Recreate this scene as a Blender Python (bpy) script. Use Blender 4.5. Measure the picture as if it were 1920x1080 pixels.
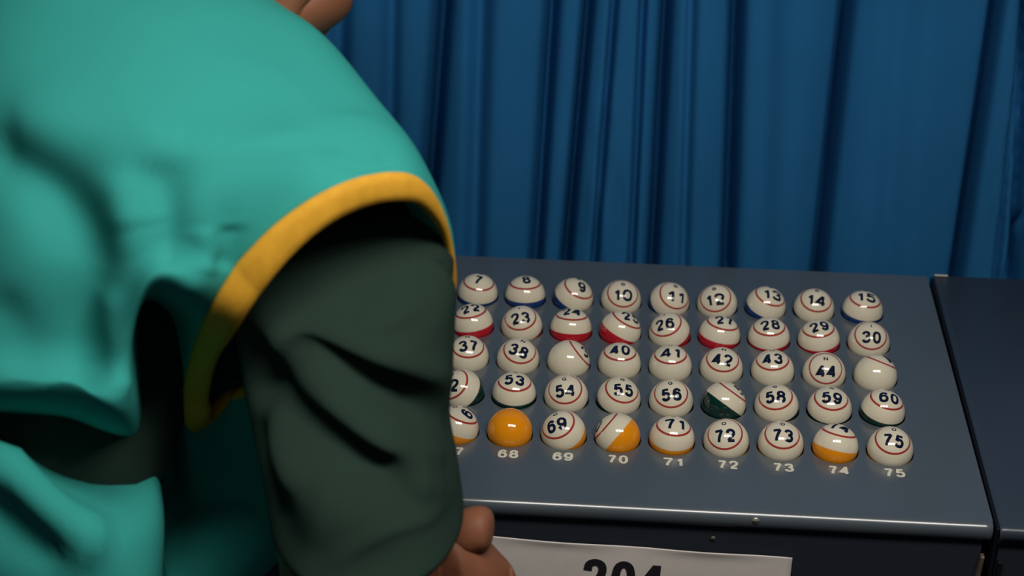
import bpy, bmesh, math, random
import numpy as np
from mathutils import Vector, Matrix, Quaternion

for o in list(bpy.data.objects):
    bpy.data.objects.remove(o, do_unlink=True)
SC = bpy.context.scene
COL = SC.collection
random.seed(7)
rng = np.random.default_rng(7)

# ------------------------------------------------------------------ camera, world, lamps, exposure
BOARD_Z = 0.76
cam_d = bpy.data.cameras.new('camera')
cam = bpy.data.objects.new('camera', cam_d)
COL.objects.link(cam)
cam.matrix_world = Matrix(((0.997835,-0.044751,0.048200,-0.065500),(0.064149,0.500371,-0.863431,-1.359700),(0.014522,0.864654,0.502158,1.626500),(0.000000,0.000000,0.000000,1.000000)))
cam_d.sensor_width = 36.0
cam_d.lens = 63.76
cam_d.clip_start = 0.05
cam_d.dof.use_dof = True
cam_d.dof.focus_distance = 1.50
cam_d.dof.aperture_fstop = 5.6
SC.camera = cam

w = bpy.data.worlds.new('world'); SC.world = w
w.use_nodes = True
w.node_tree.nodes['Background'].inputs['Color'].default_value = (0.55, 0.75, 1.0, 1)
w.node_tree.nodes['Background'].inputs['Strength'].default_value = 0.022

def area_light(name, loc, target, sx, sy, power, col):
    d = bpy.data.lights.new(name, 'AREA'); d.shape = 'RECTANGLE'
    d.size = sx; d.size_y = sy; d.energy = power; d.color = col
    o = bpy.data.objects.new(name, d); COL.objects.link(o)
    o.location = loc
    o.rotation_euler = (Vector(target) - Vector(loc)).to_track_quat('-Z', 'Y').to_euler()
    return o

LAMP = (0.16, -0.74, 1.93)
for k in (-1, 0, 1):      # the three panels of the hanging lamp over the console
    area_light('lamp_panel', (LAMP[0] + 0.31 * k, LAMP[1], LAMP[2]), (LAMP[0] + 0.31 * k - 0.03, LAMP[1] + 0.12, 0.8), 0.25, 0.26, 3.9, (1.0, 0.95, 0.87))
# weak fill light added for the ambient, not a lamp of the hall
area_light('hall_fill_light', (0.3, -2.0, 2.6), (-0.1, 0.0, 0.8), 2.4, 1.2, 1.6, (0.9, 0.95, 1.0))

SC.view_settings.view_transform = 'Standard'
SC.view_settings.look = 'None'
SC.view_settings.gamma = 1.0
SC.view_settings.use_curve_mapping = False
SC.view_settings.exposure = 0.0

# ------------------------------------------------------------------ helpers
def lin(r, g, b):
    def c(v):
        v /= 255.0
        return v / 12.92 if v <= 0.04045 else ((v + 0.055) / 1.055) ** 2.4
    return (c(r), c(g), c(b), 1.0)

def mat(name, col, rough=0.6, spec=0.5, metal=0.0, noise=None, bump=None, sheen=0.0, coat=0.0):
    m = bpy.data.materials.new(name); m.use_nodes = True
    nt = m.node_tree; b = nt.nodes['Principled BSDF']
    b.inputs['Base Color'].default_value = col
    b.inputs['Roughness'].default_value = rough
    b.inputs['Specular IOR Level'].default_value = spec
    b.inputs['Metallic'].default_value = metal
    b.inputs['Sheen Weight'].default_value = sheen
    b.inputs['Coat Weight'].default_value = coat
    b.inputs['Coat Roughness'].default_value = 0.22
    tc = nt.nodes.new('ShaderNodeTexCoord')
    if noise:
        sc_, amt = noise
        n = nt.nodes.new('ShaderNodeTexNoise'); n.inputs['Scale'].default_value = sc_; n.inputs['Detail'].default_value = 4
        nt.links.new(tc.outputs['Object'], n.inputs['Vector'])
        r = nt.nodes.new('ShaderNodeValToRGB')
        r.color_ramp.elements[0].position = 0.3; r.color_ramp.elements[1].position = 0.7
        r.color_ramp.elements[0].color = tuple(c * (1 - amt) for c in col[:3]) + (1,)
        r.color_ramp.elements[1].color = tuple(min(1, c * (1 + amt)) for c in col[:3]) + (1,)
        nt.links.new(n.outputs['Fac'], r.inputs['Fac']); nt.links.new(r.outputs['Color'], b.inputs['Base Color'])
    if bump:
        sc_, st = bump
        n = nt.nodes.new('ShaderNodeTexNoise'); n.inputs['Scale'].default_value = sc_; n.inputs['Detail'].default_value = 5
        nt.links.new(tc.outputs['Object'], n.inputs['Vector'])
        bp = nt.nodes.new('ShaderNodeBump'); bp.inputs['Strength'].default_value = st; bp.inputs['Distance'].default_value = 0.002
        nt.links.new(n.outputs['Fac'], bp.inputs['Height']); nt.links.new(bp.outputs['Normal'], b.inputs['Normal'])
    return m

M_PANEL = mat('grey_painted_metal', lin(87, 96, 104), 0.24, 0.9, coat=0.6, noise=(9, 0.05))
M_PANEL2 = mat('dark_laminate', lin(60, 70, 82), 0.33, 0.6, noise=(6, 0.08))
M_BODY = mat('dark_cabinet_paint', lin(44, 50, 60), 0.5, 0.35, noise=(5, 0.1))
M_GAP = mat('black_parts_gap_shade', lin(14, 18, 26), 0.6, 0.3)  # black small parts, and the painted darkness of the cabinet gap
M_METAL = mat('steel', lin(205, 200, 190), 0.3, 0.5, metal=0.6)
M_BRACKET = mat('worn_steel', lin(120, 110, 100), 0.45, 0.5, metal=0.5, noise=(60, 0.3))
M_WHITEPRINT = mat('white_print', lin(228, 224, 205), 0.6, 0.3)
M_NUMBER = mat('navy_print', lin(22, 32, 58), 0.12, 0.5)
M_PAPER = mat('white_paper', lin(244, 234, 228), 0.7, 0.2, noise=(25, 0.07))
M_INK = mat('black_ink', lin(42, 38, 44), 0.6, 0.3)
M_VEST = mat('teal_cloth', lin(58, 168, 160), 0.85, 0.1, noise=(7, 0.05), bump=(420, 0.12))
M_TRIM = mat('yellow_binding', lin(236, 174, 52), 0.7, 0.25, noise=(120, 0.08), bump=(700, 0.15))
M_SHIRT = mat('dark_green_cotton', lin(43, 61, 53), 0.9, 0.08, noise=(12, 0.08), bump=(600, 0.12))
M_SKIN = mat('skin', lin(138, 88, 64), 0.55, 0.3, noise=(28, 0.10), bump=(160, 0.1))
M_HAIR = mat('hair', lin(52, 38, 34), 0.6, 0.3, bump=(300, 0.6))
M_TROUSER = mat('dark_trousers', lin(22, 25, 32), 0.9, 0.1)
M_SHOE = mat('black_shoe', lin(20, 20, 22), 0.4, 0.5)
M_CURTAIN = mat('blue_curtain', lin(44, 116, 172), 0.85, 0.04, noise=(5, 0.08), bump=(500, 0.08))
M_WALL = mat('wall_paint', lin(60, 64, 70), 0.9, 0.1, noise=(2, 0.05))
M_FLOOR = mat('dark_carpet', lin(40, 42, 48), 0.95, 0.1, noise=(60, 0.2))
M_CEIL = mat('ceiling_tile', lin(110, 112, 112), 0.9, 0.1, noise=(30, 0.08))
M_LAMPBODY = mat('white_enamel', lin(200, 200, 198), 0.4, 0.4)

def ball_mat(name, col):
    cream = lin(240, 229, 204); ring = lin(176, 58, 52)
    m = bpy.data.materials.new(name); m.use_nodes = True
    nt = m.node_tree; b = nt.nodes['Principled BSDF']
    b.inputs['Roughness'].default_value = 0.09
    b.inputs['Specular IOR Level'].default_value = 0.85
    tc = nt.nodes.new('ShaderNodeTexCoord')
    nrm = nt.nodes.new('ShaderNodeVectorMath'); nrm.operation = 'NORMALIZE'
    sep = nt.nodes.new('ShaderNodeSeparateXYZ')
    mr = nt.nodes.new('ShaderNodeMapRange'); mr.inputs['From Min'].default_value = -1; mr.inputs['From Max'].default_value = 1
    r = nt.nodes.new('ShaderNodeValToRGB'); cr = r.color_ramp
    def pos(deg): return (math.cos(math.radians(deg)) + 1) / 2
    stops = [(0.0, col), (pos(89.2), col), (pos(87.4), cream), (pos(51.0), cream), (pos(50.2), ring), (pos(45.6), ring), (pos(44.8), cream), (1.0, cream)]
    while len(cr.elements) < len(stops): cr.elements.new(0.5)
    for e, (p, c) in zip(cr.elements, stops):
        e.position = p; e.color = c
    nt.links.new(tc.outputs['Object'], nrm.inputs[0]); nt.links.new(nrm.outputs[0], sep.inputs[0])
    nt.links.new(sep.outputs['Z'], mr.inputs['Value']); nt.links.new(mr.outputs[0], r.inputs['Fac'])
    nt.links.new(r.outputs['Color'], b.inputs['Base Color'])
    return m

def link(name, me, m=None, parent=None, smooth=True):
    o = bpy.data.objects.new(name, me); COL.objects.link(o)
    if m is not None:
        me.materials.clear(); me.materials.append(m)
    if smooth and me.polygons:
        me.polygons.foreach_set('use_smooth', [True] * len(me.polygons))
    if parent is not None: o.parent = parent
    return o

def mesh(name, verts, faces):
    me = bpy.data.meshes.new(name)
    me.from_pydata([tuple(map(float, v)) for v in verts], [], faces); me.update()
    bm = bmesh.new(); bm.from_mesh(me)
    bmesh.ops.remove_doubles(bm, verts=bm.verts, dist=1e-6)
    bmesh.ops.recalc_face_normals(bm, faces=bm.faces)
    bm.to_mesh(me); bm.free()
    return me

def box_bm(bm, lo, hi, bevel=0.0):
    r = bmesh.ops.create_cube(bm, size=1.0)
    vs = r['verts']
    lo = Vector(lo); hi = Vector(hi)
    for v in vs:
        v.co = Vector(((lo[i] + hi[i]) / 2 + v.co[i] * (hi[i] - lo[i])) for i in range(3))
    if bevel > 0:
        es = list({e for v in vs for e in v.link_edges})
        bmesh.ops.bevel(bm, geom=es, offset=bevel, segments=3, affect='EDGES', profile=0.5)

def box(name, lo, hi, m, parent=None, bevel=0.0):
    bm = bmesh.new(); box_bm(bm, lo, hi, bevel)
    me = bpy.data.meshes.new(name); bm.to_mesh(me); bm.free()
    return link(name, me, m, parent, smooth=False)

def tag(o, label, cat, group=None):
    o['label'] = label; o['category'] = cat
    if group: o['group'] = group
    return o

def thing(name, label, cat, loc=(0, 0, 0), group=None):
    o = bpy.data.objects.new(name, None); COL.objects.link(o)
    o.location = loc; o.empty_display_size = 0.05
    return tag(o, label, cat, group)

def struct(o):
    o['kind'] = 'structure'; return o

GLYPH = {
 '0': [('c', [(0.5, 1), (0.87, 0.88), (1, 0.5), (0.87, 0.12), (0.5, 0), (0.13, 0.12), (0, 0.5), (0.13, 0.88)])],
 '1': [('l', [(0.12, 0.72), (0.36, 0.80), (0.60, 0.97)]), ('l', [(0.60, 1.02), (0.60, -0.04)])],
 '2': [('s', [(0.02, 0.70), (0.12, 0.92), (0.5, 1.0), (0.88, 0.92), (0.97, 0.70), (0.80, 0.47), (0.40, 0.24), (0.10, 0.0)]), ('l', [(0.02, 0.0), (1.02, 0.0)])],
 '3': [('s', [(0.03, 0.76), (0.16, 0.94), (0.5, 1.0), (0.82, 0.93), (0.92, 0.76), (0.80, 0.58), (0.42, 0.53)]), ('s', [(0.42, 0.53), (0.82, 0.48), (1.0, 0.27), (0.86, 0.06), (0.5, 0.0), (0.14, 0.06), (0.0, 0.25)])],
 '4': [('l', [(0.74, -0.05), (0.74, 1.05)]), ('l', [(0.70, 0.98), (-0.02, 0.22), (1.05, 0.22)])],
 '5': [('l', [(0.94, 1.0), (0.20, 1.0), (0.08, 0.48)]), ('s', [(0.08, 0.48), (0.25, 0.60), (0.52, 0.64), (0.88, 0.55), (1.0, 0.32), (0.86, 0.08), (0.5, 0.0), (0.14, 0.06), (0.0, 0.23)])],
 '6': [('s', [(0.94, 0.78), (0.82, 0.95), (0.52, 1.0), (0.18, 0.88), (0.02, 0.55), (0.01, 0.32)]), ('c', [(0.5, 0.63), (0.87, 0.55), (1.0, 0.32), (0.87, 0.08), (0.5, 0.0), (0.13, 0.08), (0.0, 0.32), (0.13, 0.55)])],
 '7': [('l', [(-0.02, 1.0), (1.0, 1.0)]), ('s', [(0.98, 1.0), (0.68, 0.62), (0.48, 0.30), (0.38, -0.04)])],
 '8': [('c', [(0.5, 1), (0.82, 0.93), (0.92, 0.77), (0.82, 0.60), (0.5, 0.53), (0.18, 0.60), (0.08, 0.77), (0.18, 0.93)]),
       ('c', [(0.5, 0.53), (0.87, 0.46), (1, 0.27), (0.87, 0.07), (0.5, 0), (0.13, 0.07), (0, 0.27), (0.13, 0.46)])],
 'B': [('l', [(0.0, -0.05), (0.0, 1.05)]), ('s', [(0.0, 1.0), (0.6, 1.0), (0.9, 0.76), (0.6, 0.53), (0.0, 0.53)]), ('s', [(0.0, 0.53), (0.65, 0.52), (1.0, 0.27), (0.65, 0.0), (0.0, 0.0)])],
 'I': [('l', [(0.5, -0.05), (0.5, 1.05)])],
 'N': [('l', [(0.0, -0.05), (0.0, 1.05)]), ('l', [(0.0, 1.0), (1.0, 0.0)]), ('l', [(1.0, -0.05), (1.0, 1.05)])],
 'G': [('s', [(0.96, 0.78), (0.80, 0.95), (0.5, 1.0), (0.14, 0.86), (0.0, 0.5), (0.14, 0.14), (0.5, 0.0), (0.84, 0.08), (0.98, 0.45)]), ('l', [(0.98, 0.45), (0.55, 0.45)]), ('l', [(0.98, 0.48), (0.98, -0.02)])],
}
GLYPH['9'] = [(k, [(1 - x, 1 - y) for x, y in p]) for k, p in GLYPH['6']]
GLYPH['O'] = GLYPH['0']

def stroke(P, th, closed):
    P = np.array(P, float); n = len(P)
    if closed: d = np.roll(P, -1, 0) - np.roll(P, 1, 0)
    else:
        d = np.zeros_like(P); d[1:-1] = P[2:] - P[:-2]; d[0] = P[1] - P[0]; d[-1] = P[-1] - P[-2]
    nn = np.stack([-d[:, 1], d[:, 0]], 1); nn /= np.linalg.norm(nn, axis=1, keepdims=True) + 1e-12
    k = np.ones(n)
    for i in range(n if closed else n - 1):
        if not closed and i == 0: continue
        e = P[(i + 1) % n] - P[i]; e = e / (np.linalg.norm(e) + 1e-12)
        c = abs(nn[i] @ np.array([-e[1], e[0]])); k[i] = min(1 / max(c, 0.35), 2.2)
    L, Rr = P + nn * (th / 2 * k)[:, None], P - nn * (th / 2 * k)[:, None]
    vs = np.stack([L, Rr], 1).reshape(-1, 2)
    m = n if closed else n - 1
    fs = [(2 * i, 2 * i + 1, 2 * ((i + 1) % n) + 1, 2 * ((i + 1) % n)) for i in range(m)]
    return vs, fs

def densify(P, closed):
    if closed: return closed_spline([(x, y, 0) for x, y in P], 4)[:, :2]
    return open_spline([(x, y, 0) for x, y in P], 4)[:, :2]

def text_fit(s, width, height, bold=0.2):
    """flat upright lettering, centred, this wide and high; bold = stroke thickness over height"""
    th = height * bold
    adv = [0.62 if ch == '1' else 1.0 for ch in s]
    gap = 0.20
    tot = sum(adv) + gap * (len(s) - 1)
    dw = width / tot                     # full digit cell
    V, F = [], []
    x = -width / 2; lay = 0
    for ch, a_ in zip(s, adv):
        w_ = dw * a_
        for kind, P in GLYPH[ch]:
            if ch == '1': P = [((px - 0.1) / 0.62, py) for px, py in P]
            Q = [(x + th / 2 + px * (w_ - th), -height / 2 + th / 2 + py * (height - th)) for px, py in P]
            if kind == 'c': Q = densify(Q, True)
            elif kind == 's': Q = densify(Q, False)
            vs, fs = stroke(Q, th, kind == 'c')
            b = len(V); V += [(v[0], v[1], lay * 3e-5) for v in vs]; F += [tuple(i + b for i in f) for f in fs]; lay += 1
        x += w_ + dw * gap
    return np.array(V), F

def catmull(p0, p1, p2, p3, t):
    return 0.5 * ((2 * p1) + (-p0 + p2) * t + (2 * p0 - 5 * p1 + 4 * p2 - p3) * t * t + (-p0 + 3 * p1 - 3 * p2 + p3) * t ** 3)

def closed_spline(P, k):
    P = np.array(P, float); n = len(P); out = []
    for i in range(n):
        for j in range(k):
            out.append(catmull(P[i - 1], P[i], P[(i + 1) % n], P[(i + 2) % n], j / k))
    return np.array(out)

def open_spline(P, k):
    P = np.array(P, float); n = len(P); out = []
    for i in range(n - 1):
        p0 = P[i - 1] if i > 0 else 2 * P[0] - P[1]
        p3 = P[i + 2] if i + 2 < n else 2 * P[-1] - P[-2]
        for j in range(k):
            out.append(catmull(p0, P[i], P[i + 1], p3, j / k))
    out.append(P[-1])
    return np.array(out)

def grid_faces(nr, nc, closed):
    f = []
    for i in range(nr - 1):
        for j in range(nc if closed else nc - 1):
            j2 = (j + 1) % nc
            f.append((i * nc + j, i * nc + j2, (i + 1) * nc + j2, (i + 1) * nc + j))
    return f

def grid_normals(G, closed):
    if closed: dj = np.roll(G, -1, 1) - np.roll(G, 1, 1)
    else: dj = np.gradient(G, axis=1)
    di = np.gradient(G, axis=0)
    n = np.cross(di, dj); n /= np.linalg.norm(n, axis=2, keepdims=True) + 1e-12
    return n

def poly_dist(V, P):
    P = np.array(P, float)
    d = np.full(V.shape[:-1], 1e9)
    tt = np.zeros(V.shape[:-1])
    for i in range(len(P) - 1):
        a, b = P[i], P[i + 1]; ab = b - a
        t = np.clip(((V - a) @ ab) / (ab @ ab), 0, 1)
        dd = np.linalg.norm(V - (a + t[..., None] * ab), axis=-1)
        m = dd < d
        d = np.where(m, dd, d); tt = np.where(m, (i + t) / (len(P) - 1), tt)
    return d, tt

def folds(G, N, specs):
    """cloth folds: ridges (amp > 0) and grooves (amp < 0) along lines on the surface"""
    out = G.copy()
    for P, wd, amp in specs:
        P = open_spline(P, 10)
        fl = G.reshape(-1, 3)
        P = np.array([fl[np.argsort(((fl - p) ** 2).sum(1))[:4]].mean(0) for p in P])   # lay the line on the cloth
        for _ in range(8): P[1:-1] = (P[:-2] + 2 * P[1:-1] + P[2:]) / 4
        d, t = poly_dist(G, P)
        fade = np.clip(np.minimum(t, 1 - t) * 5 + 0.25, 0, 1)
        out += N * (amp * np.exp(-(d / wd) ** 2) * fade)[..., None]
    return out

def W(P): return P     # a list of world points (metres)

# ------------------------------------------------------------------ the setting
def plane_box(name, lo, hi, m):
    return struct(box(name, lo, hi, m))
plane_box('floor', (-3.2, -3.6, -0.05), (3.2, 0.62, 0.0), M_FLOOR)
plane_box('wall_back', (-3.2, 0.56, 0.0), (3.2, 0.62, 2.75), M_WALL)
plane_box('ceiling', (-3.2, -3.6, 2.70), (3.2, 0.62, 2.75), M_CEIL)

# ------------------------------------------------------------------ curtain
def build_curtain():
    zt, zb = 1.0, 0.71
    # creases: x at z=1.0, x at z=0.71, half width, depth
    creases = [(-0.3302,-0.3512,0.0120,0.016),(-0.2810,-0.2921,0.0100,0.014),(-0.2312,-0.2527,0.0085,0.045),(-0.1935,-0.1994,0.0120,0.020),(-0.1244,-0.1347,0.0065,0.034),(-0.0888,-0.1024,0.0052,0.045),(-0.0642,-0.0727,0.0040,0.022),(-0.0363,-0.0338,0.0040,0.022),(-0.0140,-0.0126,0.0052,0.045),(0.0098,0.0200,0.0060,0.012),(0.0536,0.0659,0.0062,0.050),(0.0843,0.1008,0.0150,0.008),(0.1597,0.1611,0.0062,0.050),(0.2123,0.2288,0.0180,0.008),(0.3023,0.3041,0.0058,0.050),(0.3315,0.3448,0.0040,0.022),(0.3313,0.3629,0.0060,0.030)]
    x = [-1.75]
    for k in range(3000):
        if x[-1] > 1.35: break
        x.append(x[-1] + 0.0020)
    xs = np.array(x)
    zs = np.concatenate([np.linspace(0.02, 0.66, 6), np.linspace(0.68, 1.06, 20), np.linspace(1.12, 2.35, 8)])
    X, Z = np.meshgrid(xs, zs)
    Y = np.full_like(X, 0.315)
    extra = []
    xx = -0.52
    while xx > -1.75:
        extra.append((xx, xx - rng.uniform(-0.012, 0.012), rng.uniform(0.006, 0.010), rng.uniform(0.03, 0.05))); xx -= rng.uniform(0.05, 0.10)
    xx = 0.40
    while xx < 1.35:
        extra.append((xx, xx - rng.uniform(0.005, 0.04), rng.uniform(0.006, 0.010), rng.uniform(0.03, 0.05))); xx += rng.uniform(0.06, 0.11)
    allc = sorted(creases + extra)
    def xc(c, Z):
        s = np.clip((Z - zb) / (zt - zb), -0.8, 1.7)
        return c[1] + (c[0] - c[1]) * s
    # each panel between two deep creases bellies towards the room
    deep = [c for c in allc if c[3] >= 0.028]
    for a, b in zip(deep[:-1], deep[1:]):
        xa, xb = xc(a, Z), xc(b, Z)
        s = (X - xa) / np.maximum(xb - xa, 0.01)
        inside = (s > 0) & (s < 1)
        wdt = np.maximum(xb - xa, 0.01)
        bulge = np.sin(np.pi * np.clip(s, 0, 1)) ** 0.8
        Y -= np.where(inside, np.minimum(0.25 * wdt, 0.022) * bulge, 0)
    for c in allc:
        d = X - xc(c, Z)
        wl, wr = c[2] * 0.75, c[2] * 0.95
        g = np.where(d < 0, np.exp(-(d / wl) ** 2), np.exp(-(d / wr) ** 2))
        Y += c[3] * g
    # soft secondary waves and the little crumples
    Y += 0.0011 * np.sin(X * 61 + 2.0 * np.sin(Z * 5)) + 0.0007 * np.sin(X * 113 + 3 * Z)
    crumples = [(-0.0858,0.8464,-0.0604,0.8827,0.0060,0.0040),(-0.0725,0.7805,-0.0582,0.6995,0.0080,0.0040),(-0.0511,0.7938,-0.0454,0.7257,0.0060,-0.0040),(0.3303,0.9167,0.3476,0.8889,0.0050,0.0050),(0.3281,0.8793,0.3503,0.8541,0.0050,0.0060),(0.3259,0.8412,0.3488,0.8124,0.0050,0.0050),(0.3250,0.8113,0.3419,0.7695,0.0050,0.0040)]
    G = np.stack([X, Z], -1)
    for (ax, az, bx, bz, wd, amp) in crumples:
        d, t = poly_dist(G, [(ax, az), (bx, bz)])
        Y -= amp * np.exp(-(d / wd) ** 2)
    V = np.stack([X, Y, Z], -1).reshape(-1, 3)
    o = link('curtain', mesh('curtain', V, grid_faces(len(zs), len(xs), False)), M_CURTAIN)
    so = o.modifiers.new('thick', 'SOLIDIFY'); so.thickness = 0.0015; so.offset = 1
    tag(o, 'long blue pleated curtain hanging behind the grey console', 'curtain')
    # rail that carries it
    bm = bmesh.new()
    bmesh.ops.create_cone(bm, cap_ends=True, segments=16, radius1=0.016, radius2=0.016, depth=3.3,
                          matrix=Matrix.Translation((-0.2, 0.33, 2.37)) @ Matrix.Rotation(math.pi / 2, 4, 'Y'))
    me = bpy.data.meshes.new('curtain_rail'); bm.to_mesh(me); bm.free()
    link('curtain_rail', me, M_METAL, o)
build_curtain()

# ------------------------------------------------------------------ the console with the ball rack
PX, PY = 0.045, 0.05593
X0, X1, Y0, Y1 = -0.52, 0.2503, -0.2068, 0.1885
HOLE_R = 0.0194
QUAT = {7:(0.9954,0.0174,0.0448,-0.0823),8:(0.9883,-0.0649,-0.0038,0.1377),9:(0.9652,0.0857,0.1877,0.1608),10:(0.9616,0.2695,0.0396,0.0329),11:(0.9562,0.2396,0.1536,0.0684),12:(0.9562,0.2716,-0.1067,0.0250),13:(0.9877,0.0587,0.1332,0.0576),14:(0.9843,0.1698,0.0329,-0.0349),15:(0.9987,0.0089,0.0501,-0.0085),22:(0.9864,-0.0724,-0.0791,0.1249),23:(0.9806,0.1722,-0.0605,0.0713),24:(0.9921,-0.1252,0.0063,0.0053),25:(0.9595,-0.0534,0.2346,0.1463),26:(0.9767,0.1406,-0.1620,0.0005),27:(0.9916,-0.0558,0.0914,0.0720),28:(0.9966,0.0369,-0.0330,0.0660),29:(0.9934,0.0124,-0.0666,0.0928),30:(0.9666,0.2562,0.0010,-0.0069),37:(0.9914,0.1018,0.0119,0.0816),38:(0.9741,0.1648,0.0847,-0.1296),39:(0.8084,0.0540,0.4414,0.3856),40:(1.0000,0.0051,-0.0001,0.0085),41:(0.9995,0.0219,-0.0223,0.0054),42:(0.9869,0.1499,0.0145,-0.0578),43:(0.9972,0.0586,-0.0463,0.0004),44:(0.9468,0.3213,-0.0120,0.0154),45:(0.7268,-0.0763,0.2968,0.6147),52:(0.9335,0.2227,-0.2581,-0.1110),53:(0.9997,0.0124,0.0149,-0.0134),54:(0.9688,0.2388,-0.0500,0.0443),55:(0.9829,0.1508,0.0856,0.0627),56:(0.9761,0.2101,-0.0384,0.0407),57:(0.7595,-0.0106,0.3707,0.5343),58:(0.9869,0.1407,-0.0782,-0.0063),59:(0.9949,0.0960,0.0078,-0.0303),60:(0.9959,0.0135,0.0886,0.0104),67:(0.7289,0.0329,0.1971,0.6548),68:(0.0101,0.0318,-0.8682,-0.4950),69:(0.9685,0.1431,-0.1988,0.0449),70:(0.7033,0.1117,-0.4742,-0.5177),71:(0.9985,-0.0022,0.0287,0.0473),72:(0.9683,0.2340,-0.0851,0.0203),73:(0.9866,0.1627,0.0020,-0.0093),74:(0.9692,-0.1912,0.0624,-0.1421),75:(0.9851,0.1612,0.0209,-0.0558)}
def build_console():
    root = thing('bingo_console', 'grey painted console cabinet with five rows of ball holes in its top', 'cabinet', (0, 0, 0))
    verts, faces = [], []
    def add(vs, fs):
        b = len(verts); verts.extend(vs); faces.extend([tuple(i + b for i in f) for f in fs])
    z = BOARD_Z
    gx0, gx1, gy0, gy1 = -10.5 * PX, 4.5 * PX, -2.5 * PY, 2.5 * PY
    for row in range(5):
        for col in range(1, 16):
            cx, cy = (col - 11) * PX, (2 - row) * PY
            ca = math.atan2(PY, PX)
            ang = sorted([2 * math.pi * k / 44 for k in range(44)] + [ca, math.pi - ca, math.pi + ca, 2 * math.pi - ca])
            rings = [[], [], [], []]
            for a in ang:
                c, s = math.cos(a), math.sin(a)
                k = min(PX / 2 / max(abs(c), 1e-9), PY / 2 / max(abs(s), 1e-9))
                rings[0].append((cx + c * k, cy + s * k, z))
                rings[1].append((cx + c * (HOLE_R + 0.0006), cy + s * (HOLE_R + 0.0006), z))
                rings[2].append((cx + c * HOLE_R, cy + s * HOLE_R, z - 0.0006))
                rings[3].append((cx + c * HOLE_R, cy + s * HOLE_R, z - 0.006))
            n = len(ang)
            add(sum(rings, []), grid_faces(4, n, True))
    rr = 0.0068
    yf = Y0 + rr
    add([(X0, Y1, z), (X1, Y1, z), (X1, gy1, z), (X0, gy1, z)], [(0, 1, 2, 3)])
    add([(X0, gy1, z), (gx0, gy1, z), (gx0, gy0, z), (X0, gy0, z)], [(0, 1, 2, 3)])
    add([(gx1, gy1, z), (X1, gy1, z), (X1, gy0, z), (gx1, gy0, z)], [(0, 1, 2, 3)])
    add([(X0, gy0, z), (X1, gy0, z), (X1, yf, z), (X0, yf, z)], [(0, 1, 2, 3)])
    # rolled front edge and lip, right and left turned-down edges, back edge
    prof = [(yf - rr * math.sin(a), z - rr * (1 - math.cos(a))) for a in np.linspace(0, math.pi / 2, 9)]
    prof += [(Y0, z - 0.0128), (Y0 + 0.001, z - 0.0135), (Y0 + 0.02, z - 0.0135)]
    P = []
    for (y, zz) in prof:
        P += [(X0, y, zz), (X0 + 0.004, y, zz), (X1 - 0.006, y, zz), (X1 - 0.0015, y, zz), (X1, y + 0.001, zz - 0.0006)]
    add(P, grid_faces(len(prof), 5, False))
    add([(X1, yf, z), (X1, Y1, z), (X1, Y1, z - 0.0135), (X1, yf, z - 0.0135)], [(0, 1, 2, 3)])
    add([(X0, yf, z), (X0, Y1, z), (X0, Y1, z - 0.0135), (X0, yf, z - 0.0135)], [(0, 1, 2, 3)])
    add([(X0, Y1, z), (X1, Y1, z), (X1, Y1, z - 0.0135), (X0, Y1, z - 0.0135)], [(0, 1, 2, 3)])
    me = mesh('top_panel', verts, faces)
    top = link('top_panel', me, M_PANEL, root, smooth=False)
    for p in me.polygons:
        if p.center.y < yf: p.use_smooth = True
    # printed white numbers in front of every hole
    for n in list(QUAT) :
        row, col = (n - 1) // 15, (n - 1) % 15 + 1
        c, fs = text_fit(str(n), 0.0170 if n > 9 else 0.0075, 0.0115, 0.21)
        cx, cy = (col - 11) * PX + 0.0006, (2 - row) * PY - 0.0294
        me = bpy.data.meshes.new('printed_number'); me.from_pydata([(cx + p[0], cy + p[1], z + 0.0002 + p[2]) for p in c], [], fs); me.update()
        o = link('printed_number', me, M_WHITEPRINT, root, smooth=False)
        if row == 4: o['label'] = 'white printed hole number %d' % n
    # carcass
    zb = z - 0.0136
    box('front_panel', (X0 + 0.004, -0.2025, 0.02), (X1 - 0.006, -0.1925, zb), M_BODY, root)
    box('side_panel', (X0 + 0.004, -0.1925, 0.02), (X0 + 0.014, Y1 - 0.004, zb), M_BODY, root)
    box('side_panel', (X1 - 0.016, -0.1925, 0.02), (X1 - 0.006, Y1 - 0.004, zb), M_BODY, root)
    box('back_panel', (X0 + 0.014, Y1 - 0.014, 0.02), (X1 - 0.016, Y1 - 0.004, zb), M_BODY, root)
    box('ball_tray', (X0 + 0.014, -0.19, z - 0.0245), (X1 - 0.016, Y1 - 0.015, z - 0.0159), M_GAP, root)
    for sx in (X0 + 0.03, X1 - 0.06):
        for sy in (-0.18, 0.13):
            box('foot', (sx, sy, 0.0), (sx + 0.03, sy + 0.03, 0.02), M_GAP, root)
    def screw(name, x, y, zz, r, m):
        bm = bmesh.new()
        bmesh.ops.create_uvsphere(bm, u_segments=16, v_segments=10, radius=r)
        for v in bm.verts: v.co.y *= 0.55
        me = bpy.data.meshes.new(name); bm.to_mesh(me); bm.free()
        s = link(name, me, m, root); s.location = (x, y, zz)
        bm = bmesh.new(); box_bm(bm, (-r * 0.7, -r * 0.58, -r * 0.12), (r * 0.7, -r * 0.45, r * 0.12))
        me = bpy.data.meshes.new('slot'); bm.to_mesh(me); bm.free()
        link('slot', me, M_GAP, s, smooth=False)
    screw('screw', 0.0652, Y0, 0.7545, 0.0030, M_METAL)
    screw('screw', 0.0335, -0.2027, 0.7315, 0.0022, M_BRACKET)
    # worn steel latch plate by the right-hand corner
    bm = bmesh.new()
    box_bm(bm, (0.2370, -0.2085, 0.640), (0.2432, -0.2027, 0.7310), 0.001)
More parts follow.
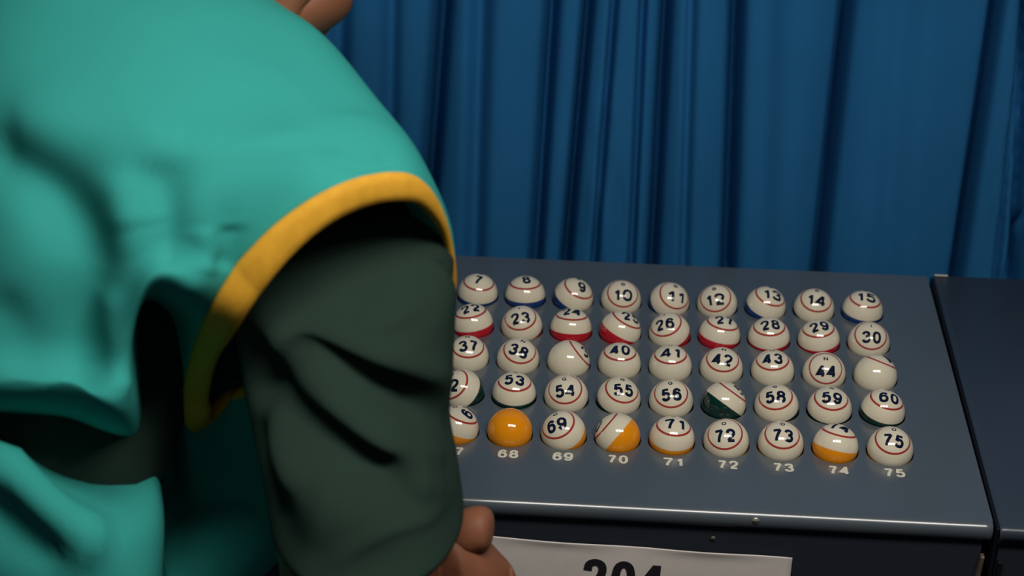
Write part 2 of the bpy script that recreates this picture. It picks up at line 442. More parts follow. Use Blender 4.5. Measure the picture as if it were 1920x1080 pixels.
    for v in bm.verts:
        if v.co.z > 0.70: v.co.x += 0.0035 * (v.co.z - 0.70) / 0.0275; 
        if v.co.z > 0.72 and v.co.x < 0.242: v.co.x += 0.003
    me = bpy.data.meshes.new('latch_plate'); bm.to_mesh(me); bm.free()
    link('latch_plate', me, M_BRACKET, root, smooth=False)
    return root
build_console()

def build_side_cabinet():
    root = thing('side_cabinet', 'darker smooth-topped cabinet standing right of the ball console', 'cabinet', (0.2545, 0.1915, 0))
    root.rotation_euler = (0, 0, math.radians(-0.25))
    z = BOARD_Z
    rr = 0.005
    Yf, X2 = -0.4015, 0.78
    verts, faces = [], []
    def add(vs, fs):
        b = len(verts); verts.extend(vs); faces.extend([tuple(i + b for i in f) for f in fs])
    prof = [(-0.0, z - 0.014), (-0.0, z - 0.001), (-0.001, z)] + [(Yf + rr - rr * math.sin(a), z - rr * (1 - math.cos(a))) for a in np.linspace(0, math.pi / 2, 9)]
    prof += [(Yf, z - 0.013), (Yf + 0.02, z - 0.0135)]
    P = []
    for (y, zz) in prof:
        P += [(0.0022, y, zz - 0.0012), (0.0036, y, zz), (0.008, y, zz), (X2, y, zz)]
    add(P, grid_faces(len(prof), 4, False))
    me = mesh('top_panel', verts, faces)
    o = link('top_panel', me, M_PANEL2, root)
    o['label'] = 'dark slate top panel'
    box('gap_shade_strip', (-0.0005, Yf + 0.003, z - 0.05), (0.0024, -0.002, z - 0.0015), M_GAP, root, 0.0006)  # black strip added as the shade in the gap between the cabinets
    box('body', (0.004, Yf + 0.004, 0.0), (X2 - 0.004, -0.004, z - 0.0140), M_BODY, root)
    box('corner_glint', (0.003, -0.0030, z + 0.0001), (0.016, 0.0002, z + 0.0016), M_METAL, root, 0.0004)  # bright sliver added as the highlight on the back left corner
    bm = bmesh.new(); box_bm(bm, (0.0045, Yf - 0.0005, 0.60), (0.0085, Yf + 0.006, 0.728), 0.0008)
    me = bpy.data.meshes.new('corner_trim'); bm.to_mesh(me); bm.free()
    link('corner_trim', me, M_GAP, root, smooth=False)
build_side_cabinet()

# ------------------------------------------------------------------ number sign on the console front
def build_sign():
    nx, nz = 40, 16
    xs = np.linspace(-0.170, 0.0975, nx); ts = np.linspace(0, 1, nz)
    V = []
    def zy(x, t):
        ztop = 0.7238 - 0.0092 * (x + 0.135) / 0.2335 * 0.45 - 0.0022 * max(0, (x + 0.02)) / 0.12 + 0.0009 * math.sin(x * 30)
        zz = ztop + (0.642 - ztop) * t
        y = -0.2046 - 0.0010 * (0.5 + 0.5 * math.sin(x * 34 + 1.0)) - 0.0018 * math.exp(-((t) / 0.06) ** 2) * (0.5 + 0.5 * math.sin(x * 50))
        return y, zz
    for t in ts:
        for x in xs:
            y, zz = zy(x, t ** 1.5); V.append((x, y, zz))
    o = link('number_sign', mesh('number_sign', V, grid_faces(nz, nx, False)), M_PAPER)
    so = o.modifiers.new('thick', 'SOLIDIFY'); so.thickness = 0.0004; so.offset = 0
    tag(o, 'white paper sign reading 204 taped to the front of the console', 'sign')
    c, fs = text_fit('204', 0.0655, 0.036, 0.185)
    ang = math.radians(-1.2)
    V = []
    for p in c:
        x = -0.0360 + p[0] * math.cos(ang) - p[1] * math.sin(ang); zz = 0.6885 + p[1] * math.cos(ang) + p[0] * math.sin(ang)
        y = -0.2052 - 0.0010 * (0.5 + 0.5 * math.sin(x * 34 + 1.0)) - 0.0002 - p[2]
        V.append((x, y, zz))
    me = bpy.data.meshes.new('printed_number'); me.from_pydata(V, [], fs); me.update()
    link('printed_number', me, M_INK, o, smooth=False)
build_sign()

# ------------------------------------------------------------------ the balls
BALL_R = 0.0189
BASES = [('blue', lin(24, 62, 128)), ('red', lin(200, 24, 44)), ('cream', lin(240, 229, 204)), ('dark green', lin(14, 52, 46)), ('orange', lin(252, 156, 16))]
ROWNAME = ['back row', 'second row from back', 'middle row', 'second row from front', 'front row']
def sphere_mesh(name, m):
    bm = bmesh.new(); bmesh.ops.create_uvsphere(bm, u_segments=56, v_segments=36, radius=BALL_R)
    me = bpy.data.meshes.new(name); bm.to_mesh(me); bm.free()
    me.materials.append(m); me.polygons.foreach_set('use_smooth', [True] * len(me.polygons))
    return me
BALLMESH = [sphere_mesh('ball_' + n.replace(' ', '_'), ball_mat('ball_' + n.replace(' ', '_'), c)) for n, c in BASES]

def number_print(n):
    bm = bmesh.new()
    def put(s, wdt, hgt, oy, bold):
        c, fs = text_fit(s, wdt, hgt, bold)
        vs = [bm.verts.new((p[0], p[1] + oy, p[2])) for p in c]
        for f in fs:
            try: bm.faces.new([vs[i] for i in f])
            except ValueError: pass
    R = BALL_R
    put(str(n), R * (0.95 if n > 9 else 0.42), R * 0.62, -0.23 * R, 0.215)
    ch = 'BINGO'[(n - 1) // 15]
    put(ch, R * (0.05 if ch == 'I' else 0.21), R * 0.23, 0.40 * R, 0.22)
    bmesh.ops.triangulate(bm, faces=bm.faces)
    for it in range(5):
        es = [e for e in bm.edges if e.calc_length() > 0.0016]
        if not es: break
        bmesh.ops.subdivide_edges(bm, edges=es, cuts=1)
        bmesh.ops.triangulate(bm, faces=[f for f in bm.faces if len(f.verts) > 3])
    for v in bm.verts:
        r = math.hypot(v.co.x, v.co.y); a = r / R
        k = math.sin(a) / r if r > 1e-9 else 0
        v.co = Vector((v.co.x * k, v.co.y * k, math.cos(a))) * (R * 1.002 + v.co.z)
    me = bpy.data.meshes.new('printed_number'); bm.to_mesh(me); bm.free()
    return me

HIDDEN = {39: 'cream bingo ball rolled until number 39 half hides, right of ball 38',
          45: 'cream bingo ball with number rolled out of sight, right end of middle row',
          57: 'bingo ball tilted to show its large dark green side, between balls 56 and 58',
          68: 'plain orange bingo ball, number out of sight, in hole 68 of front row',
          70: 'bingo ball rolled sideways, half cream half orange, in hole 70',
          67: 'red-ringed bingo ball at left end of front row, half hidden by the dark sleeve',
          52: 'bingo ball 52 partly behind the green sleeve, second row from front',
          7: 'red-ringed bingo ball number 7 with blue base, left end of back row'}
for n, q in QUAT.items():
    row, col = (n - 1) // 15, (n - 1) % 15 + 1
    base = BASES[row][0]
    o = bpy.data.objects.new('bingo_ball', BALLMESH[row]); COL.objects.link(o)
    o.rotation_mode = 'QUATERNION'; o.rotation_quaternion = q
    o.location = ((col - 11) * PX, (2 - row) * PY, BOARD_Z + 0.003)
    lab = HIDDEN.get(n) or ('red-ringed bingo ball number %d%s, %s' % (n, '' if base == 'cream' else ' with ' + base + ' base', ROWNAME[row]))
    tag(o, lab, 'ball', 'numbered bingo balls set in the console rack')
    me = number_print(n)
    link('printed_number', me, M_NUMBER, o)

# ------------------------------------------------------------------ the person
def skin_mesh(nodes, edges, root, levels=2):
    """one continuous surface grown over a skeleton: nodes = name -> (x, y, z, radius[, radius2])"""
    names = list(nodes); idx = {k: i for i, k in enumerate(names)}
    me = bpy.data.meshes.new('skel')
    me.from_pydata([nodes[k][:3] for k in names], [(idx[a], idx[b]) for a, b in edges], [])
    o = bpy.data.objects.new('skel', me); COL.objects.link(o)
    o.modifiers.new('skin', 'SKIN').use_smooth_shade = True
    for i, k in enumerate(names):
        sv = me.skin_vertices[0].data[i]
        r = nodes[k][3:]
        sv.radius = (r[0], r[-1]); sv.use_root = (k == root)
    sb = o.modifiers.new('sub', 'SUBSURF'); sb.levels = levels; sb.render_levels = levels
    dg = bpy.context.evaluated_depsgraph_get(); dg.update()
    out = bpy.data.meshes.new_from_object(o.evaluated_get(dg))
    bpy.data.objects.remove(o, do_unlink=True)
    return out

FD = Vector((0.77, 0.638, 0)); RD = Vector((0.638, -0.77, 0))
def build_person():
    root = thing('person', 'person in teal vest with yellow armhole binding, leaning at the console', 'person', (-0.47, -0.43, 0.0))
    inv = Matrix.Translation((0.47, 0.43, 0.0))
    def part(name, me, m, parent=root):
        if parent is root: me.transform(inv)
        return link(name, me, m, parent)
    PEL = Vector((-0.485, -0.39, 0.80))
    N = {}
    E = []
    def nd(k, p, *r): N[k] = (p[0], p[1], p[2]) + tuple(r)
    def chain(*ks): E.extend(zip(ks[:-1], ks[1:]))
    nd('pel', PEL, 0.090); nd('waist', (-0.455, -0.30, 0.90), 0.060); nd('chest', (-0.39, -0.21, 1.02), 0.065)
    nd('up', (-0.345, -0.19, 1.085), 0.070); nd('neck0', (-0.345, -0.168, 1.125), 0.045); nd('neck1', (-0.2947,-0.1392,1.1881), 0.042)
    chain('pel', 'waist', 'chest', 'up', 'neck0', 'neck1')
    # head, bowed forward: skull, jaw, chin, nose
    nd('jawb', (-0.2744,-0.1632,1.1549), 0.026); nd('chin', (-0.2523,-0.1475,1.1697), 0.030)
    nd('skull', (-0.2742,-0.1062,1.2130), 0.082); nd('crown', (-0.2820,-0.0698,1.2564), 0.075)
    chain('neck1', 'skull', 'crown'); chain('neck1', 'jawb', 'chin')
    nd('face', (-0.2425,-0.0847,1.2072), 0.050); nd('nose', (-0.2121,-0.0789,1.1943), 0.012); chain('skull', 'face', 'nose')
    # right arm and hand
    nd('rsh', (-0.2359,-0.3106,1.0271), 0.036); nd('rel', (-0.2437,-0.4205,0.8290), 0.040, 0.040); nd('rfo', (-0.2158,-0.3870,0.8241), 0.040)
    nd('rwr', (-0.1809,-0.3508,0.8234), 0.029, 0.029); nd('rpa', (-0.1607,-0.3444,0.8125), 0.030, 0.034)
    chain('up', 'rsh', 'rel', 'rfo', 'rwr', 'rpa')
    # thumb up along the fist, four fingers closed below it
    nd('th1', (-0.1558,-0.3484,0.8350), 0.0190); nd('th2', (-0.1432,-0.3468,0.8425), 0.0185)
    nd('th3', (-0.1311,-0.3487,0.8420), 0.0170)
    chain('rpa', 'th1', 'th2', 'th3')
    fing = [('i', (-0.1271,-0.3446,0.7989), (-0.1193,-0.3420,0.7728), (-0.1346,-0.3579,0.7669), (-0.1495,-0.3637,0.7782), 0.0112),
            ('m', (-0.1312,-0.3539,0.7834), (-0.1234,-0.3523,0.7554), (-0.1365,-0.3667,0.7519), (-0.1525,-0.3725,0.7634), 0.0114),
            ('r', (-0.1368,-0.3658,0.7734), (-0.1289,-0.3647,0.7447), (-0.1424,-0.3786,0.7420), (-0.1572,-0.3837,0.7545), 0.0106),
            ('l', (-0.1446,-0.3759,0.7668), (-0.1388,-0.3755,0.7370), (-0.1499,-0.3886,0.7355), (-0.1631,-0.3936,0.7481), 0.0094)]
    for k, a, b, c, d, r in fing:
        nd(k + '1', a, r * 1.12); nd(k + '2', b, r); nd(k + '3', c, r * 0.95); nd(k + '4', d, r * 0.8)
        chain('rpa', k + '1', k + '2', k + '3', k + '4')
    # left arm: hand resting on the console top
    nd('lsh', (-0.462, -0.035, 1.075), 0.050); nd('lel', (-0.475, 0.045, 0.885), 0.040)
    nd('lwr', (-0.375, 0.005, 0.800), 0.028, 0.026); nd('lpa', (-0.335, -0.008, 0.790), 0.034, 0.020)
    chain('up', 'lsh', 'lel', 'lwr', 'lpa')
    nd('lt1', (-0.325, -0.048, 0.783), 0.013); nd('lt2', (-0.295, -0.065, 0.775), 0.0105); chain('lpa', 'lt1', 'lt2')
    for j, (dy, ln) in enumerate([(-0.026, 0.066), (-0.007, 0.074), (0.012, 0.069), (0.030, 0.054)]):
        a = Vector((-0.298, -0.012 + dy, 0.789)); dr = Vector((1, -0.25 + dy * 6, 0)).normalized()
        nd('lf%da' % j, a, 0.0105); nd('lf%db' % j, a + dr * ln * 0.55 + Vector((0, 0, 0.003)), 0.0095); nd('lf%dc' % j, a + dr * ln + Vector((0, 0, -0.014)), 0.0078)
        chain('lpa', 'lf%da' % j, 'lf%db' % j, 'lf%dc' % j)
    # legs
    for s, nm in ((1, 'r'), (-1, 'l')):
        h = PEL + RD * 0.085 * s + Vector((0, 0, -0.03))
        nd(nm + 'hip', h, 0.080); nd(nm + 'kn', h + FD * 0.06 + Vector((0, 0, -0.35)), 0.055)
        nd(nm + 'an', h + FD * -0.01 + Vector((0, 0, -0.685)), 0.036)
        nd(nm + 'he', h + FD * -0.02 + Vector((0, 0, -0.725)), 0.030); nd(nm + 'to', h + FD * 0.13 + Vector((0, 0, -0.735)), 0.026)
        chain('pel', nm + 'hip', nm + 'kn', nm + 'an', nm + 'he', nm + 'to')
    body = part('body', skin_mesh(N, E, 'pel'), M_SKIN)
    body['label'] = 'brown-skinned head, neck, arms and hands'
    # ears and hair
    sk = Vector(N['skull'][:3]); cr = Vector(N['crown'][:3]); up = (cr - sk).normalized()
    fdir = (Vector(N['face'][:3]) - sk); fdir = (fdir - up * fdir.dot(up)).normalized(); side = fdir.cross(up).normalized()
    # hair: a 7 mm coat over the back and top of the head and the nape
    hb = skin_mesh(N, E, 'pel', 3)
    bm = bmesh.new(); bm.from_mesh(hb); bpy.data.meshes.remove(hb); bm.normal_update()
    bmesh.ops.delete(bm, geom=[v for v in bm.verts if (v.co - sk).length > 0.24 or (v.co - sk).dot(up) < -0.12], context='VERTS')
    for pt, n in ((sk + up * 0.052 + fdir * 0.050, (up * 0.72 - fdir * 0.70).normalized()), (sk - up * 0.080, up)):
        bmesh.ops.bisect_plane(bm, geom=bm.verts[:] + bm.edges[:] + bm.faces[:], plane_co=pt, plane_no=n, clear_inner=True)
    bmesh.ops.delete(bm, geom=[v for v in bm.verts if not v.link_faces], context='VERTS')
    edge = {v for e in bm.edges if len(e.link_faces) == 1 for v in e.verts}
    for v in bm.verts: v.co = v.co + v.normal * (0.0005 if v in edge else 0.007)
    me = bpy.data.meshes.new('hair'); bm.to_mesh(me); bm.free()
    part('hair', me, M_HAIR)
    from mathutils.bvhtree import BVHTree
    bvh = BVHTree.FromPolygons([v.co + Vector((-0.47, -0.43, 0)) for v in body.data.vertices], [tuple(p.vertices) for p in body.data.polygons])
    fc_ = Vector(N['face'][:3])
    for s in (-1, 1):
        bm = bmesh.new(); bmesh.ops.create_uvsphere(bm, u_segments=16, v_segments=12, radius=1.0)
        hit = bvh.ray_cast(sk + side * s * 0.2 - up * 0.01, -side * s)[0] or sk + side * s * 0.08
        for v in bm.verts:
            l = v.co.copy(); v.co = hit + side * s * (0.002 + l.x * 0.009) + fdir * (-0.004 * l.z + l.y * 0.018) + up * (l.z * 0.030)
        me = bpy.data.meshes.new('ear'); bm.to_mesh(me); bm.free(); part('ear', me, M_SKIN)
        dr = (fdir + side * s * 0.75 + up * 0.25).normalized()
        hit = bvh.ray_cast(fc_ + dr * 0.2, -dr)[0] or fc_ + dr * 0.04
        for nm, r, off, m_ in (('eye', 0.010, -0.005, M_WHITEPRINT), ('iris', 0.0055, 0.0008, M_HAIR)):
            bm = bmesh.new(); bmesh.ops.create_uvsphere(bm, u_segments=16, v_segments=12, radius=r)
            bmesh.ops.translate(bm, verts=bm.verts, vec=hit + dr * off)
            me = bpy.data.meshes.new(nm); bm.to_mesh(me); bm.free(); part(nm, me, m_)
    # trousers and shoes
    T = {}; TE = []
    T['pel'] = N['pel'][:3] + (0.118,); T['waist'] = (-0.468, -0.345, 0.87, 0.10); TE.append(('pel', 'waist'))
    for nm in 'rl':
        a = Vector(N[nm + 'an'][:3])
        T[nm + 'hip'] = N[nm + 'hip'][:3] + (0.090,); T[nm + 'kn'] = N[nm + 'kn'][:3] + (0.070,); T[nm + 'an'] = tuple(a + Vector((0, 0, 0.02))) + (0.058,)
        TE += [('pel', nm + 'hip'), (nm + 'hip', nm + 'kn'), (nm + 'kn', nm + 'an')]
    part('trousers', skin_mesh(T, TE, 'pel'), M_TROUSER)
    for nm in 'rl':
        he = Vector(N[nm + 'he'][:3]); to = Vector(N[nm + 'to'][:3])
        h0 = Vector((he.x, he.y, 0.040)); t0 = Vector((to.x, to.y, 0.034))
        S = {'h': tuple(h0 - FD * 0.02) + (0.040, 0.036), 'm': tuple((h0 + t0) / 2) + (0.044, 0.034), 't': tuple(t0 + FD * 0.03) + (0.042, 0.030)}
        part('shoe', skin_mesh(S, [('h', 'm'), ('m', 't')], 'h'), M_SHOE)

    # shirt body under the vest
    S = {'a': (-0.475, -0.36, 0.85, 0.112), 'b': (-0.455, -0.315, 0.90, 0.100), 'c': (-0.395, -0.215, 1.02, 0.095), 'd': (-0.345, -0.195, 1.075, 0.078)}
    part('shirt_body', skin_mesh(S, [('a', 'b'), ('b', 'c'), ('c', 'd')], 'a'), M_SHIRT)

    # ---- vest: rings from the left armhole across the back to the right armhole
    def W(P): return P
    rings = [
        W([(-0.4603,0.0009,1.1761),(-0.4781,-0.0226,1.1872),(-0.4953,-0.0619,1.1909),(-0.5158,-0.1063,1.1764),(-0.5382,-0.1444,1.1527),(-0.5574,-0.1829,1.1182),(-0.5663,-0.2195,1.0762),(-0.5736,-0.2402,1.0313),(-0.5736,-0.2543,0.9871),(-0.5758,-0.2479,0.9386),(-0.5679,-0.2251,0.8973),(-0.5469,-0.1663,0.8571),(-0.5079,-0.0839,0.8755),(-0.4763,-0.0060,0.9467),(-0.4561,0.0403,1.0443),(-0.4509,0.0307,1.1269)]),
        W([(-0.3735,-0.1009,1.1919),(-0.4096,-0.1382,1.2109),(-0.4439,-0.1914,1.2122),(-0.4707,-0.2411,1.1990),(-0.4895,-0.2859,1.1637),(-0.5062,-0.3378,1.0959),(-0.5149,-0.3739,1.0248),(-0.5194,-0.3971,0.9654),(-0.5488,-0.3493,0.9011),(-0.5220,-0.4248,0.9081),(-0.5508,-0.4452,0.7961),(-0.4757,-0.3618,0.7133),(-0.4026,-0.2223,0.7867),(-0.3605,-0.1265,0.8877),(-0.3523,-0.0395,1.0165),(-0.3599,-0.0295,1.1340)]),
        W([(-0.2998,-0.1908,1.1696),(-0.3330,-0.2358,1.1949),(-0.3692,-0.2766,1.1980),(-0.4034,-0.3223,1.1824),(-0.4248,-0.3655,1.1501),(-0.4412,-0.4028,1.0874),(-0.4502,-0.4203,1.0284),(-0.4503,-0.4345,0.9940),(-0.4866,-0.3558,0.9137),(-0.4518,-0.4466,0.9535),(-0.4750,-0.4611,0.8013),(-0.4143,-0.3635,0.7244),(-0.3339,-0.2465,0.7982),(-0.2888,-0.1731,0.8803),(-0.2778,-0.1098,0.9881),(-0.2839,-0.1194,1.1116)]),
        W([(-0.2609,-0.2288,1.1603),(-0.2878,-0.2758,1.1716),(-0.3196,-0.3220,1.1749),(-0.3489,-0.3586,1.1646),(-0.3738,-0.3873,1.1376),(-0.3936,-0.4135,1.0845),(-0.3994,-0.4272,1.0276),(-0.3973,-0.4403,0.9988),(-0.4321,-0.3440,0.8989),(-0.3874,-0.4613,0.9120),(-0.4004,-0.4563,0.8024),(-0.3710,-0.3297,0.7186),(-0.2875,-0.2517,0.8048),(-0.2445,-0.1914,0.8844),(-0.2395,-0.1506,0.9741),(-0.2463,-0.1664,1.0870)]),
        W([(-0.2243,-0.2640,1.1360),(-0.2512,-0.3147,1.1510),(-0.2841,-0.3564,1.1521),(-0.3152,-0.3853,1.1393),(-0.3407,-0.4103,1.1147),(-0.3619,-0.4223,1.0762),(-0.3636,-0.4282,1.0224),(-0.3579,-0.4286,0.9853),(-0.3830,-0.3328,0.8836),(-0.3532,-0.4063,0.8739),(-0.3493,-0.4399,0.8057),(-0.3395,-0.2906,0.7032),(-0.2527,-0.2617,0.8241),(-0.2163,-0.2191,0.8939),(-0.2049,-0.1869,0.9681),(-0.2096,-0.2121,1.0646)]),
        W([(-0.1965,-0.2777,1.1099),(-0.2175,-0.3139,1.1392),(-0.2543,-0.3591,1.1446),(-0.2865,-0.3833,1.1361),(-0.3091,-0.4042,1.1221),(-0.3288,-0.4176,1.1010),(-0.3385,-0.4254,1.0687),(-0.3809,-0.3061,0.9792),(-0.3869,-0.2801,0.9049),(-0.3931,-0.2544,0.8103),(-0.3890,-0.2572,0.7254),(-0.3242,-0.2551,0.7228),(-0.2417,-0.2813,0.8292),(-0.1980,-0.2388,0.8981),(-0.1855,-0.2216,0.9662),(-0.1884,-0.2422,1.0506)]),
        W([(-0.1805,-0.3065,1.0986),(-0.1976,-0.3257,1.1269),(-0.2286,-0.3564,1.1329),(-0.2580,-0.3802,1.1286),(-0.2817,-0.3978,1.1147),(-0.3013,-0.4129,1.0925),(-0.3163,-0.4213,1.0637),(-0.3580,-0.3135,0.9840),(-0.3770,-0.2711,0.8996),(-0.3858,-0.2396,0.8152),(-0.3676,-0.2530,0.7704),(-0.3121,-0.2616,0.7703),(-0.2271,-0.2950,0.8639),(-0.1856,-0.2613,0.9178),(-0.1709,-0.2525,0.9715),(-0.1681,-0.2760,1.0403)]),
        W([(-0.1793,-0.3332,1.1024),(-0.1978,-0.3526,1.1206),(-0.2202,-0.3710,1.1229),(-0.2436,-0.3856,1.1160),(-0.2679,-0.3975,1.0998),(-0.2873,-0.4055,1.0780),(-0.3060,-0.4036,1.0473),(-0.3354,-0.3449,0.9777),(-0.3541,-0.3102,0.9197),(-0.3554,-0.3050,0.8889),(-0.3534,-0.2810,0.8702),(-0.3202,-0.2765,0.8948),(-0.2269,-0.3166,0.9065),(-0.1879,-0.2915,0.9459),(-0.1654,-0.2910,0.9944),(-0.1653,-0.3094,1.0523)])
    ]
    R = np.array([closed_spline(r, 12) for r in rings])          # rings x points x 3
    nr, nc = R.shape[:2]
    G = np.stack([open_spline(R[:, j], 9) for j in range(nc)], 1)
    Nn = grid_normals(G, True)
    cen = G.reshape(-1, 3).mean(0)
    if (Nn * (G - G.mean(1, keepdims=True))).sum() < 0: Nn = -Nn
    G = folds(G, Nn, [
        (W([(-0.4588,-0.3681,1.1389),(-0.4387,-0.3709,1.1321),(-0.4054,-0.3966,1.1245),(-0.3849,-0.4083,1.1024),(-0.3777,-0.4233,1.0760),(-0.3849,-0.4263,1.0317),(-0.3856,-0.4479,0.9947)]),0.0190,-0.0150),
        (W([(-0.3671,-0.4259,1.0705),(-0.3660,-0.4267,1.0291),(-0.3606,-0.4346,0.9952)]),0.0120,0.0060),
        (W([(-0.4413,-0.4167,1.0537),(-0.4204,-0.4286,1.0312),(-0.4120,-0.4479,0.9971)]),0.0180,-0.0060),
        (W([(-0.3376,-0.3849,1.1381),(-0.3286,-0.4095,1.1149),(-0.3225,-0.4269,1.0845)]),0.0150,-0.0090),
        (W([(-0.3572,-0.3911,1.1294),(-0.3499,-0.4157,1.1063)]),0.0160,0.0050),
        (W([(-0.3048,-0.4068,1.1074),(-0.2969,-0.4225,1.0796)]),0.0120,0.0040),
        (W([(-0.2919,-0.4060,1.1075),(-0.2855,-0.4234,1.0770)]),0.0100,-0.0060),
        (W([(-0.2414,-0.3601,1.1318),(-0.2122,-0.3563,1.1255),(-0.1993,-0.3400,1.1225)]),0.0070,-0.0035),
        (W([(-0.3575,-0.3723,1.1419),(-0.2964,-0.3807,1.1415),(-0.2416,-0.3582,1.1350)]),0.0200,0.0040),
        (W([(-0.4460,-0.3639,1.1448),(-0.3869,-0.3722,1.1449),(-0.3194,-0.3776,1.1490)]),0.0250,0.0060),
        (W([(-0.2614,-0.3145,1.1523),(-0.3020,-0.3480,1.1583),(-0.3548,-0.3655,1.1532)]),0.0200,-0.0030),
        (W([(-0.4505,-0.4381,0.9579),(-0.4163,-0.4535,0.9482),(-0.3850,-0.4641,0.9269),(-0.3566,-0.4636,0.9051)]),0.0180,0.0120),
        (W([(-0.4491,-0.4542,0.9301),(-0.4177,-0.4641,0.9101),(-0.3965,-0.4730,0.8928)]),0.0200,-0.0150)
    ])
    # turn the armhole edge inwards so the cloth has an edge
    c = G[-1].mean(0)
    inner = [G[-1] + (c - G[-1]) * k + np.array([-0.018, 0.020, -0.004]) * m for k, m in ((0.04, 0.25), (0.07, 1.0))]
    c2 = G[0].mean(0)
    inner2 = [G[0] + (c2 - G[0]) * 0.08 + np.array([0.02, -0.02, 0.0])]
    GG = np.concatenate([np.array(inner2), G, np.array(inner)], 0)
    vest = part('vest', mesh('vest', GG.reshape(-1, 3), grid_faces(GG.shape[0], nc, True)), M_VEST)
    vest['label'] = 'teal cloth vest with loose folds'
    # yellow binding round the right armhole
    A = G[-1]
    B = closed_spline(W([(-0.1807,-0.3376,1.0889),(-0.1970,-0.3564,1.1020),(-0.2167,-0.3715,1.1037),(-0.2352,-0.3871,1.0988),(-0.2544,-0.3981,1.0837),(-0.2727,-0.4059,1.0619),(-0.2909,-0.4002,1.0317),(-0.3197,-0.3433,0.9691),(-0.3361,-0.3104,0.9177),(-0.3367,-0.3048,0.9035),(-0.3384,-0.2854,0.8872),(-0.3135,-0.2771,0.9071),(-0.2322,-0.3270,0.9289),(-0.1941,-0.3009,0.9602),(-0.1737,-0.2958,0.9968),(-0.1696,-0.3094,1.0468)]), 12)
    nrmA = np.cross(B - A, np.roll(A, -1, 0) - np.roll(A, 1, 0)); nrmA /= np.linalg.norm(nrmA, axis=1, keepdims=True)
    if (nrmA @ np.array([0.13, -0.9, 0.45])).sum() < 0: nrmA = -nrmA
    L = []
    for k, hgt in ((0.0, -0.003), (-0.03, 0.001), (0.05, 0.0035), (0.3, 0.0045), (0.7, 0.0045), (0.95, 0.0030), (1.02, 0.0), (0.97, -0.004), (0.5, -0.005)):
        L.append(A + (B - A) * k + nrmA * hgt)
    L.append(L[0])
    L = np.array(L)
    tr = part('vest_binding', mesh('vest_binding', L.reshape(-1, 3), grid_faces(L.shape[0], nc, True)), M_TRIM)
    tr['label'] = 'yellow binding round the armhole'

    # ---- right sleeve of the shirt
    cs = W([(-0.2394,-0.2713,1.0751),(-0.2379,-0.2892,1.0642),(-0.2362,-0.3087,1.0504),(-0.2347,-0.3254,1.0314),(-0.2323,-0.3412,1.0040),(-0.2293,-0.3588,0.9735),(-0.2248,-0.3721,0.9402),(-0.2185,-0.3819,0.9128),(-0.2139,-0.3933,0.8929)])
    axs = np.array([(0.015, 0.012), (0.050, 0.050), (0.068, 0.070), (0.0745, 0.077), (0.0725, 0.079), (0.0695, 0.080), (0.0655, 0.082), (0.0645, 0.085), (0.0640, 0.090)])
    C = open_spline(cs, 10); AX = open_spline(axs, 10)
    U = np.array([0.9978, 0.06, -0.02]); n_r = len(C); M = 96
    rows = []
    for i in range(n_r):
        t = i / (n_r - 1)
        Wv = np.array([-0.05, 0.97, 0.26 * (1 - t) + 0.02]); Wv /= np.linalg.norm(Wv)
        a = np.linspace(0, 2 * np.pi, M, endpoint=False)
        rows.append(C[i] + AX[i, 0] * np.cos(a)[:, None] * U + AX[i, 1] * np.sin(a)[:, None] * Wv)
    SG = np.array(rows)
    SN = SG - C[:, None, :]; SN /= np.linalg.norm(SN, axis=2, keepdims=True)
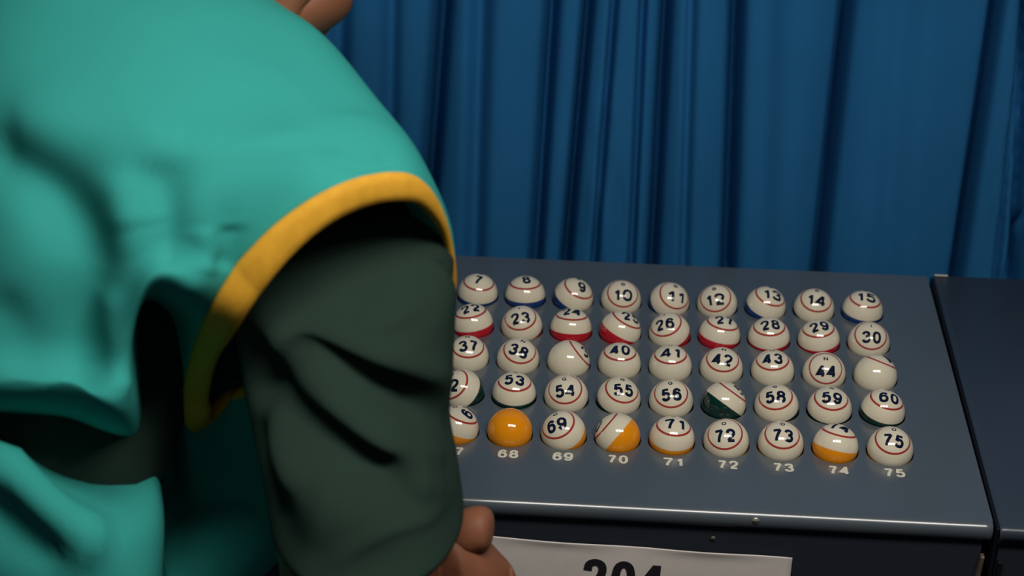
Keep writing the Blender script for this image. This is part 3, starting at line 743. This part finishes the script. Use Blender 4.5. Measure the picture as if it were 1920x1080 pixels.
    SG = folds(SG, SN, [
        (W([(-0.2885,-0.3963,1.0342),(-0.2444,-0.4230,1.0140),(-0.2021,-0.4353,0.9788),(-0.1776,-0.4332,0.9502),(-0.1616,-0.4089,0.9208)]),0.0120,0.0110),
        (W([(-0.2771,-0.3922,1.0402),(-0.2288,-0.4120,1.0314),(-0.1887,-0.4025,1.0139),(-0.1582,-0.3688,0.9694)]),0.0120,0.0070),
        (W([(-0.2743,-0.4107,1.0281),(-0.2363,-0.4208,1.0169),(-0.1963,-0.4249,0.9961),(-0.1574,-0.3776,0.9542)]),0.0170,-0.0220),
        (W([(-0.3023,-0.3983,0.9723),(-0.2799,-0.4297,0.9560),(-0.2543,-0.4538,0.9420)]),0.0120,0.0060),
        (W([(-0.2975,-0.4036,1.0026),(-0.2639,-0.4268,0.9794),(-0.2172,-0.4495,0.9657),(-0.1661,-0.4309,0.9430)]),0.0160,-0.0220),
        (W([(-0.2969,-0.3917,1.0230),(-0.2994,-0.4039,0.9824),(-0.2901,-0.4239,0.9471),(-0.2658,-0.4544,0.9123)]),0.0140,-0.0140),
        (W([(-0.2513,-0.4707,0.9425),(-0.2049,-0.4727,0.9346),(-0.1574,-0.4164,0.9073)]),0.0300,0.0060),
        (W([(-0.2333,-0.4878,0.9114),(-0.1912,-0.4639,0.9286),(-0.1619,-0.4230,0.9163)]),0.0060,0.0030),
        (W([(-0.2031,-0.4296,0.9687),(-0.1522,-0.3969,0.9404)]),0.0100,0.0040),
        (W([(-0.1906,-0.3466,1.0904),(-0.1741,-0.3267,1.0632),(-0.1637,-0.3157,1.0214)]),0.0080,-0.0090),
        (W([(-0.2553,-0.3722,1.0724),(-0.2064,-0.3839,1.0775),(-0.1859,-0.3940,1.0383)]),0.0200,0.0060)
    ])
    # hem: folded edge, then the inside of the sleeve
    e = SG[-1]; ce = e.mean(0)
    extra = [e + np.array([0, 0, -0.003]), e + (ce - e) * 0.03 + np.array([0, 0, -0.0035]), e + (ce - e) * 0.05 + np.array([0, 0, 0.002]), SG[-10] + (SG[-10].mean(0) - SG[-10]) * 0.12]
    SG = np.concatenate([SG, np.array(extra)], 0)
    fc = grid_faces(SG.shape[0], M, True)
    sl = part('shirt_sleeve', mesh('shirt_sleeve', SG.reshape(-1, 3), fc), M_SHIRT)
    sl['label'] = 'dark green short sleeve with soft folds'
    # left sleeve, seen only from the far side
    S = {'a': (-0.455, -0.04, 1.075, 0.062), 'b': (-0.470, 0.01, 0.985, 0.062), 'c': (-0.476, 0.03, 0.925, 0.064)}
    part('shirt_sleeve', skin_mesh(S, [('a', 'b'), ('b', 'c')], 'a'), M_SHIRT)
build_person()

# ------------------------------------------------------------------ hanging lamp over the console (its panels are the area lights at the top)
def build_lamp():
    x, y, z = LAMP
    root = thing('hanging_lamp', 'white enamel three-panel lamp hanging above the console', 'lamp', (x, y, z + 0.02))
    box('lamp_housing', (-0.46, -0.16, 0.0), (0.46, 0.16, 0.05), M_LAMPBODY, root, 0.01)
    for s in (-0.2, 0.2):
        bm = bmesh.new()
        bmesh.ops.create_cone(bm, cap_ends=True, segments=8, radius1=0.004, radius2=0.004, depth=2.70 - z - 0.07, matrix=Matrix.Translation((s, 0, 0.05 + (2.70 - z - 0.07) / 2)))
        me = bpy.data.meshes.new('rod'); bm.to_mesh(me); bm.free(); link('rod', me, M_METAL, root)
build_lamp()
